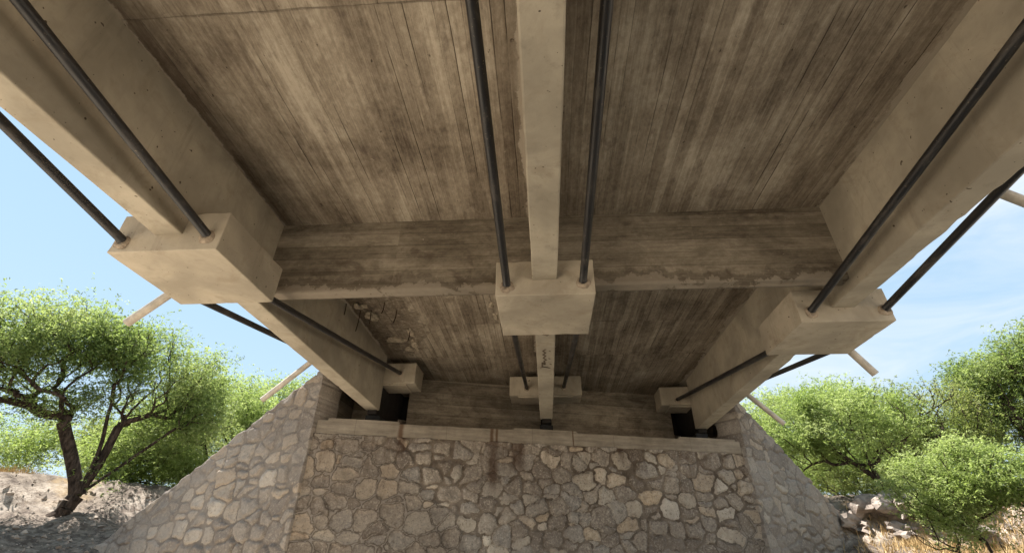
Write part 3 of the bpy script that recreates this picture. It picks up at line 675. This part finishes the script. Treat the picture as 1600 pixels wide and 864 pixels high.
def make_tree(name, base, ells, ntips, nleaf, mat, label, cat, seed, r0=.16, size=.08, stems=((0, 0, 1.0),), trunk=None, spread=.26, group=None, twig_r=.006, lean=None, up_bias=.35, asp=.34, gravity=0, flatten=.85):
    rg = np.random.default_rng(seed); bz = gh(base[0], base[1]) - .1 if len(base) == 2 else base[2]
    B = np.array([base[0], base[1], bz]); t = empty(name, tuple(B)); tag(t, label, cat, group)
    vols = np.array([e[1] * e[1] * e[2] for e in ells]) ** .8; vols /= vols.sum()
    tips = []
    for i in rg.choice(len(ells), ntips, p=vols):
        c, rx, rz = ells[i]; u = rg.normal(size=3); u /= np.linalg.norm(u); rad = rg.uniform(.25, 1) ** .45
        tips.append(np.array(c) + u * np.array([rx, rx, rz]) * rad)
    tips = np.array(tips)
    # skeleton: stems first, then each tip joins the nearest node nearer to the base
    nodes = [B.copy()]; par = [-1]
    root = 0
    if trunk:
        tv = np.array(trunk)
        for k in range(1, 5): nodes.append(B + tv * k / 4 + np.array([.03 * math.sin(k * 1.3), .02 * math.cos(k), 0])); par.append(len(nodes) - 2)
        root = len(nodes) - 1
    for st in stems:
        cur = root; B0 = nodes[root]; tgt = B0 + np.array(st); n_ = 7; ph = rg.uniform(0, 6, 3)
        for k in range(1, n_ + 1):
            f = k / n_; q = B0 + (tgt - B0) * f + np.array([math.sin(f * 4 + ph[0]), math.sin(f * 5 + ph[1]), 0]) * .05 * np.linalg.norm(st) * f
            nodes.append(q); par.append(cur); cur = len(nodes) - 1
    order = np.argsort(np.linalg.norm(tips - B, axis=1)); endn = []
    for i in order:
        T = tips[i]; A = np.array(nodes); dT = np.linalg.norm(A - T, axis=1); dB = np.linalg.norm(A - B, axis=1)
        ok = dB < np.linalg.norm(T - B) * .93
        cost = np.where(ok, dT + .22 * dB + .9 * np.maximum(A[:, 2] - T[2] + .05, 0), 1e9); j = int(np.argmin(cost)); P0 = A[j]; L = dT[j]; n_ = max(2, int(L / .16)); cur = j
        bend = rg.normal(0, .09, 3) * L; bend[2] = -up_bias * L * .35 + abs(bend[2]) * .3
        for k in range(1, n_ + 1):
            f = k / n_; q = P0 + (T - P0) * f + bend * 4 * f * (1 - f) * .5 + rg.normal(0, .012, 3)
            nodes.append(q); par.append(cur); cur = len(nodes) - 1
        endn.append(cur)
    N = len(nodes); nodes = np.array(nodes); w = np.zeros(N); hasch = np.zeros(N, bool)
    for i in range(1, N): hasch[par[i]] = True
    for i in range(N - 1, 0, -1):
        if not hasch[i]: w[i] = max(w[i], 1)
        w[par[i]] += w[i]
    rad = twig_r * np.maximum(w, 1) ** .46; rad *= 1; sc_ = r0 / rad[1:][[i for i in range(N - 1) if par[i + 1] == 0]].max() if N > 1 else 1
    rad = twig_r + (rad - twig_r) * (r0 - twig_r) / max(1e-6, rad[[i for i in range(N) if par[i] == 0]].max() - twig_r)
    bm = bmesh.new()
    for i in range(1, N):
        j = par[i]; a_, c_ = Vector(nodes[j]), Vector(nodes[i])
        if (c_ - a_).length < 1e-4: continue
        ra = rad[i] * 1.04 if j == 0 or rad[j] > rad[i] * 1.6 else rad[j]; 
        if j == 0: ra = rad[i] * 1.35
        k = 10 if rad[i] > .05 else (6 if rad[i] > .015 else 4); tube(bm, [a_, c_], [ra, rad[i]], k, cap=False)
    put('trunk', bm, M_bark, t, True)
    # leaf sprays along outer twigs
    ws = np.where(w[1:] <= 2)[0] + 1
    q_ = nodes[ws]; dens = np.clip(.5 + 1.5 * vnoise(q_, 1.7, 2, seed), .04, 2) * rg.choice([.15, .6, 1, 1.8], len(ws)); dens /= dens.sum()
    pick = rg.choice(ws, nleaf // 7, p=dens)
    cen = nodes[pick] + rg.normal(0, 1, (len(pick), 3)) * spread * np.array([1, 1, flatten])
    dirs = rg.normal(size=(len(pick), 3)); dirs[:, 2] = dirs[:, 2] * .4 + .15 - gravity; dirs /= np.linalg.norm(dirs, axis=1)[:, None]
    k = np.arange(7)[None, :, None] * size * .42; pts = cen[:, None] + dirs[:, None] * k + rg.normal(0, size * .3, (len(pick), 7, 3))
    leaves_mesh(name, pts.reshape(-1, 3), rg, size, mat, t, asp=asp)
    return t
make_tree('mesquite_tree', (-10.31, 10.25), [((-11.65, 8.9, 4.15), 1.25, .8), ((-11.07, 9.5, 4.5), 1.1, .72), ((-10.19, 10.4, 4.45), 1.05, .72), ((-9.2, 11.2, 4.0), .85, .7), ((-12.6, 7.8, 4.0), 1.2, .9), ((-9.7, 10.9, 3.45), 1.15, .65), ((-12.1, 8.7, 3.5), 1.2, .75), ((-8.9, 11.6, 3.2), .8, .6), ((-10.9, 9.7, 3.1), .7, .5), ((-12.6, 8.2, 3.0), .9, .6)],
          820, 112000, L_green, 'broad spreading tree with dark forked trunk on the left bank', 'tree', 1, .15, .07,
          trunk=(.22, .12, .5), stems=((.02, -.02, 2.0), (.35, .3, 2.2), (1.1, .95, 1.8), (.2, .25, 2.6), (-.75, -.7, 2.0), (.7, .65, 1.15)), spread=.24)
make_tree('mesquite_tree', (-14.6, 7.6), [((-14.3, 7.6, 4.0), 1.5, .9), ((-15.6, 6.6, 4.2), 1.5, .9), ((-13.6, 6.8, 3.7), 1.2, .7)], 260, 50000, L_green, 'added tree, unseen beyond the left edge, whose crown shades the bank', 'tree', 15, .1, .08, trunk=(.1, 0, .8), stems=((-.6, -.2, 1.6), (.5, .1, 1.6), (.1, -.5, 1.8)))  # out of view, added to cast shade on the left bank
make_tree('mesquite_tree', (-9.75, 14.2), [((-9.9, 13.9, 4.15), 1.1, .9), ((-10.71, 13.3, 3.7), 1.0, .9), ((-11.3, 13.0, 3.0), 1.0, .8), ((-9.3, 14.6, 3.6), 1.0, .9)], 260, 52000, L_lime, 'bright green tree between the spreading tree and the left wing wall', 'tree', 2, .06, .075, stems=((-.5, -.4, 1.6), (.5, .1, 1.6), (.1, .3, 1.9)))
make_tree('mesquite_tree', (-10.59, 18.6), [((-11.1, 18.0, 5.3), 1.1, .9), ((-10.1, 18.6, 5.7), .8, .85), ((-11.8, 17.6, 4.6), 1.1, .9), ((-9.4, 18.9, 4.8), 1.0, 1.1)], 220, 30000, L_lime, 'thin twiggy tree top showing above the left wing wall', 'tree', 3, .06, .08, stems=((-.2, -.2, 2.0), (.3, .1, 2.2)), spread=.32)
make_tree('shrub', (-11.4, 12.9), [((-11.5, 12.7, 2.15), 1.0, .6), ((-10.6, 13.4, 2.2), .9, .6)], 120, 30000, L_lime, 'yellow-green shrub under the spreading tree beside the trunk', 'shrub', 4, .025, .065, stems=((-.3, 0, .4), (.3, .1, .4), (0, .2, .5)))
make_tree('shrub', (-15.2, 12.9), [((-15.3, 12.9, 2.75), 1.4, .8), ((-16.3, 11.9, 2.75), 1.3, .8), ((-17.5, 11.0, 2.9), 1.3, .9)], 200, 45000, L_lime, 'bright shrubs at the far left behind the bank top', 'shrub', 5, .03, .075, stems=((-.5, 0, .5), (.3, .1, .5), (0, .2, .6)))
make_tree('shrub', (-13.6, 15.2), [((-13.6, 15.2, 3.0), 1.6, 1.1), ((-12.2, 16.4, 3.1), 1.5, 1.1)], 200, 55000, L_olive, 'olive green shrub far behind the spreading tree', 'shrub', 25, .03, .08, stems=((-.5, 0, .5), (.3, .1, .5), (0, .2, .6)))
make_tree('mesquite_tree', (8.0, 12.2), [((6.5, 12.9, 3.0), .8, .62), ((7.3, 12.5, 3.2), .95, .66), ((8.1, 12.1, 3.0), .9, .62), ((7.4, 12.4, 2.45), .85, .5), ((6.8, 13.2, 2.5), .75, .6), ((7.9, 12.3, 3.6), .5, .35), ((6.9, 12.7, 3.6), .45, .35)], 380, 52000, L_lime, 'small tree with leaning trunk on the rocky right bank', 'tree', 6, .075, .06, trunk=(-.25, .08, .45),
          stems=((-.5, .2, .9), (-.9, .3, 1.1), (-.15, .05, 1.2)), spread=.16)
make_tree('mesquite_tree', (9.9, 13.9), [((10.0, 13.7, 3.7), .85, .75), ((10.7, 13.2, 3.6), .8, .8), ((10.66, 13.3, 2.8), .8, .6), ((9.5, 14.1, 3.0), .8, .6)], 300, 22000, L_olive, 'sparse twiggy tree on the right between the leaning tree and the tall one', 'tree', 7, .05, .065, stems=((-.3, .1, 1.5), (.4, -.1, 1.5), (.05, 0, 1.9)), spread=.22, twig_r=.008)
make_tree('bush', (6.75, 8.75), [((6.2, 8.99, 1.05), .5, .42), ((6.74, 8.66, 1.28), .6, .45), ((7.25, 8.35, 1.2), .6, .45), ((7.7, 8.1, .8), .55, .55), ((6.6, 8.8, .75), .5, .35), ((6.35, 9.0, .5), .5, .35), ((7.5, 8.2, .4), .6, .4), ((6.9, 8.6, 1.55), .35, .3)], 560, 66000, L_lime, 'rounded feathery bush with many thin stems, nearest plant on the right', 'bush', 8, .02, .045,
          stems=((-.35, .2, .7), (.0, 0, .9), (.5, -.2, .7), (.25, .1, .9), (-.2, .1, .8), (.7, -.3, .6), (-.5, .2, .5)), spread=.12)
make_tree('mesquite_tree', (12.6, 12.8), [((12.3, 13.1, 4.35), .95, .75), ((13.1, 12.36, 4.75), 1.1, .85), ((11.9, 13.46, 3.9), .7, .7), ((13.6, 11.8, 3.9), .9, 1.0), ((12.1, 13.4, 3.2), .8, .8), ((14.2, 11.2, 4.9), 1.0, 1.0)], 520, 78000, L_green, 'tallest tree at the right edge with dark bare branches inside', 'tree', 9, .12, .075, stems=((.1, -.1, 2.4), (-.6, .3, 1.9), (.9, -.4, 2.3)), spread=.2)
make_tree('mesquite_tree', (8.9, 18.0), [((8.2, 18.2, 4.4), 1.0, .95), ((9.24, 17.8, 4.6), 1.1, .95), ((10.3, 17.2, 4.7), 1.2, .8), ((9.48, 17.59, 3.5), 1.0, .9), ((7.4, 18.6, 4.0), .9, 1.0)], 300, 58000, L_lime, 'pale tree behind the leaning tree, next to the right wing wall', 'tree', 10, .07, .08, stems=((-.4, .2, 1.6), (.6, -.2, 1.6)), spread=.3)
make_tree('shrub', (9.0, 15.4), [((8.6, 15.8, 2.4), .9, .6), ((9.6, 15.1, 2.4), .9, .6), ((7.7, 16.2, 2.3), .8, .6)], 140, 34000, L_lime, 'low green shrub on the bank top behind the leaning trunk', 'shrub', 11, .02, .07, stems=((-.3, 0, .4), (.3, .1, .4)))
make_tree('shrub', (7.9, 13.4), [((7.6, 13.6, 1.75), .6, .4), ((8.4, 13.2, 1.6), .5, .35)], 110, 16000, L_olive, 'small low shrub on the bank edge beside the leaning trunk', 'shrub', 13, .015, .05, stems=((-.2, 0, .3), (.2, .1, .3)))
make_tree('shrub', (12.6, 15.6), [((12.2, 15.9, 3.1), 1.3, 1.1), ((13.8, 14.5, 3.1), 1.4, 1.2), ((11.0, 16.8, 3.2), 1.3, 1.1)], 200, 60000, L_olive, 'dense shrub in the background between the two tall right trees', 'shrub', 12, .03, .08, stems=((-.3, 0, .8), (.3, .1, .8)))
# dry brush and grass: nobody could count it
def grass(name, spots, n, h, mat, label):
    rg = np.random.default_rng(77); V = []; c = np.array(spots); k = rg.integers(0, len(c), n)
    p = c[k, :2] + rg.normal(0, 1, (n, 2)) * c[k, 2:3]; z = ground_h(p[:, 0], p[:, 1]); hh = h * rg.uniform(.4, 1.3, n)
    ang = rg.uniform(0, 6.28, n); dx = np.stack([np.cos(ang), np.sin(ang), ang * 0], -1) * .008; le = np.stack([rg.normal(0, .35, n), rg.normal(0, .35, n), np.ones(n)], -1) * hh[:, None]
    b0 = np.stack([p[:, 0], p[:, 1], z - .02], -1)
    V = np.stack([b0 - dx, b0 + dx, b0 + le], 1); me = bpy.data.meshes.new(name); me.vertices.add(n * 3); me.vertices.foreach_set('co', V.reshape(-1).astype(np.float32))
    me.loops.add(n * 3); me.loops.foreach_set('vertex_index', np.arange(n * 3, dtype=np.int32)); me.polygons.add(n)
    me.polygons.foreach_set('loop_start', np.arange(0, n * 3, 3, dtype=np.int32)); me.polygons.foreach_set('loop_total', np.full(n, 3, dtype=np.int32)); me.update(calc_edges=True)
    o = link(name, me, mat); tag(o, label, 'grass', kind='stuff')
M_dry = simple('dry_grass_blade', (.5, .36, .18), .9, .3, 9)
grass('dry_grass', [(7.2, 11.0, .5), (7.9, 10.3, .6), (8.6, 9.6, .6), (9.4, 9.2, .7), (8.8, 11.0, .5), (-13.6, 10.4, .6), (-12.9, 11.2, .5)], 12000, .2, M_dry, 'dry straw-coloured grass and brush on the river banks')
M_rock = simple('pale_bank_rock', (.27, .225, .19), .95, .4, 5, bump=1.0)
rk = [(7.15, 12.1, .3), (7.6, 11.7, .36), (8.15, 11.4, .28), (7.35, 11.5, .2), (8.7, 11.3, .38), (7.9, 11.9, .3), (6.75, 12.0, .24), (8.3, 10.8, .2)]
rl = ['flat pale boulder on the right bank below the leaning tree', 'large pale boulder at the foot of the leaning trunk', 'pale boulder right of the leaning trunk', 'small pale rock in front of the leaning tree',
      'broad pale boulder left of the feathery bush', 'pale boulder tucked behind the leaning trunk', 'pale rock against the right wing wall', 'small rock in the dry grass by the feathery bush']
for i, ((x, y, r), l) in enumerate(zip(rk, rl)):
    o = lump('boulder', (x, y, gh(x, y) + r * .15), r, i + 30, M_rock, None, (1.2, 1, .75), 3, 1.1, False); tag(o, l, 'boulder', 'boulders on the right bank')

# loose stones on the banks
rg = np.random.default_rng(31); bm = bmesh.new()
for i in range(2600):
    if i % 2: t_, a_ = rg.uniform(10, 15.5), math.radians(rg.uniform(-58, -38))
    else: t_, a_ = rg.uniform(10, 15), math.radians(rg.uniform(27, 46))
    x, y = t_ * math.sin(a_), t_ * math.cos(a_); r = .018 + .06 * rg.random() ** 4; z = gh(x, y)
    q = [Vector(v) * r for v in ((1, 0, 0), (-1, 0, 0), (0, 1, 0), (0, -1, 0), (0, 0, .7), (0, 0, -.7))]
    q = [bm.verts.new(v * float(rg.uniform(.6, 1.3)) + Vector((x, y, z)) + Vector(rg.normal(0, .25 * r, 3))) for v in q]
    for f in ((0, 2, 4), (2, 1, 4), (1, 3, 4), (3, 0, 4), (2, 0, 5), (1, 2, 5), (3, 1, 5), (0, 3, 5)): bm.faces.new([q[k] for k in f])
o = put('loose_stones', bm, simple('loose_bank_stone', (.3, .25, .205), .95, .5, 4)); tag(o, 'loose stones scattered over both earth banks', 'stones', kind='stuff')
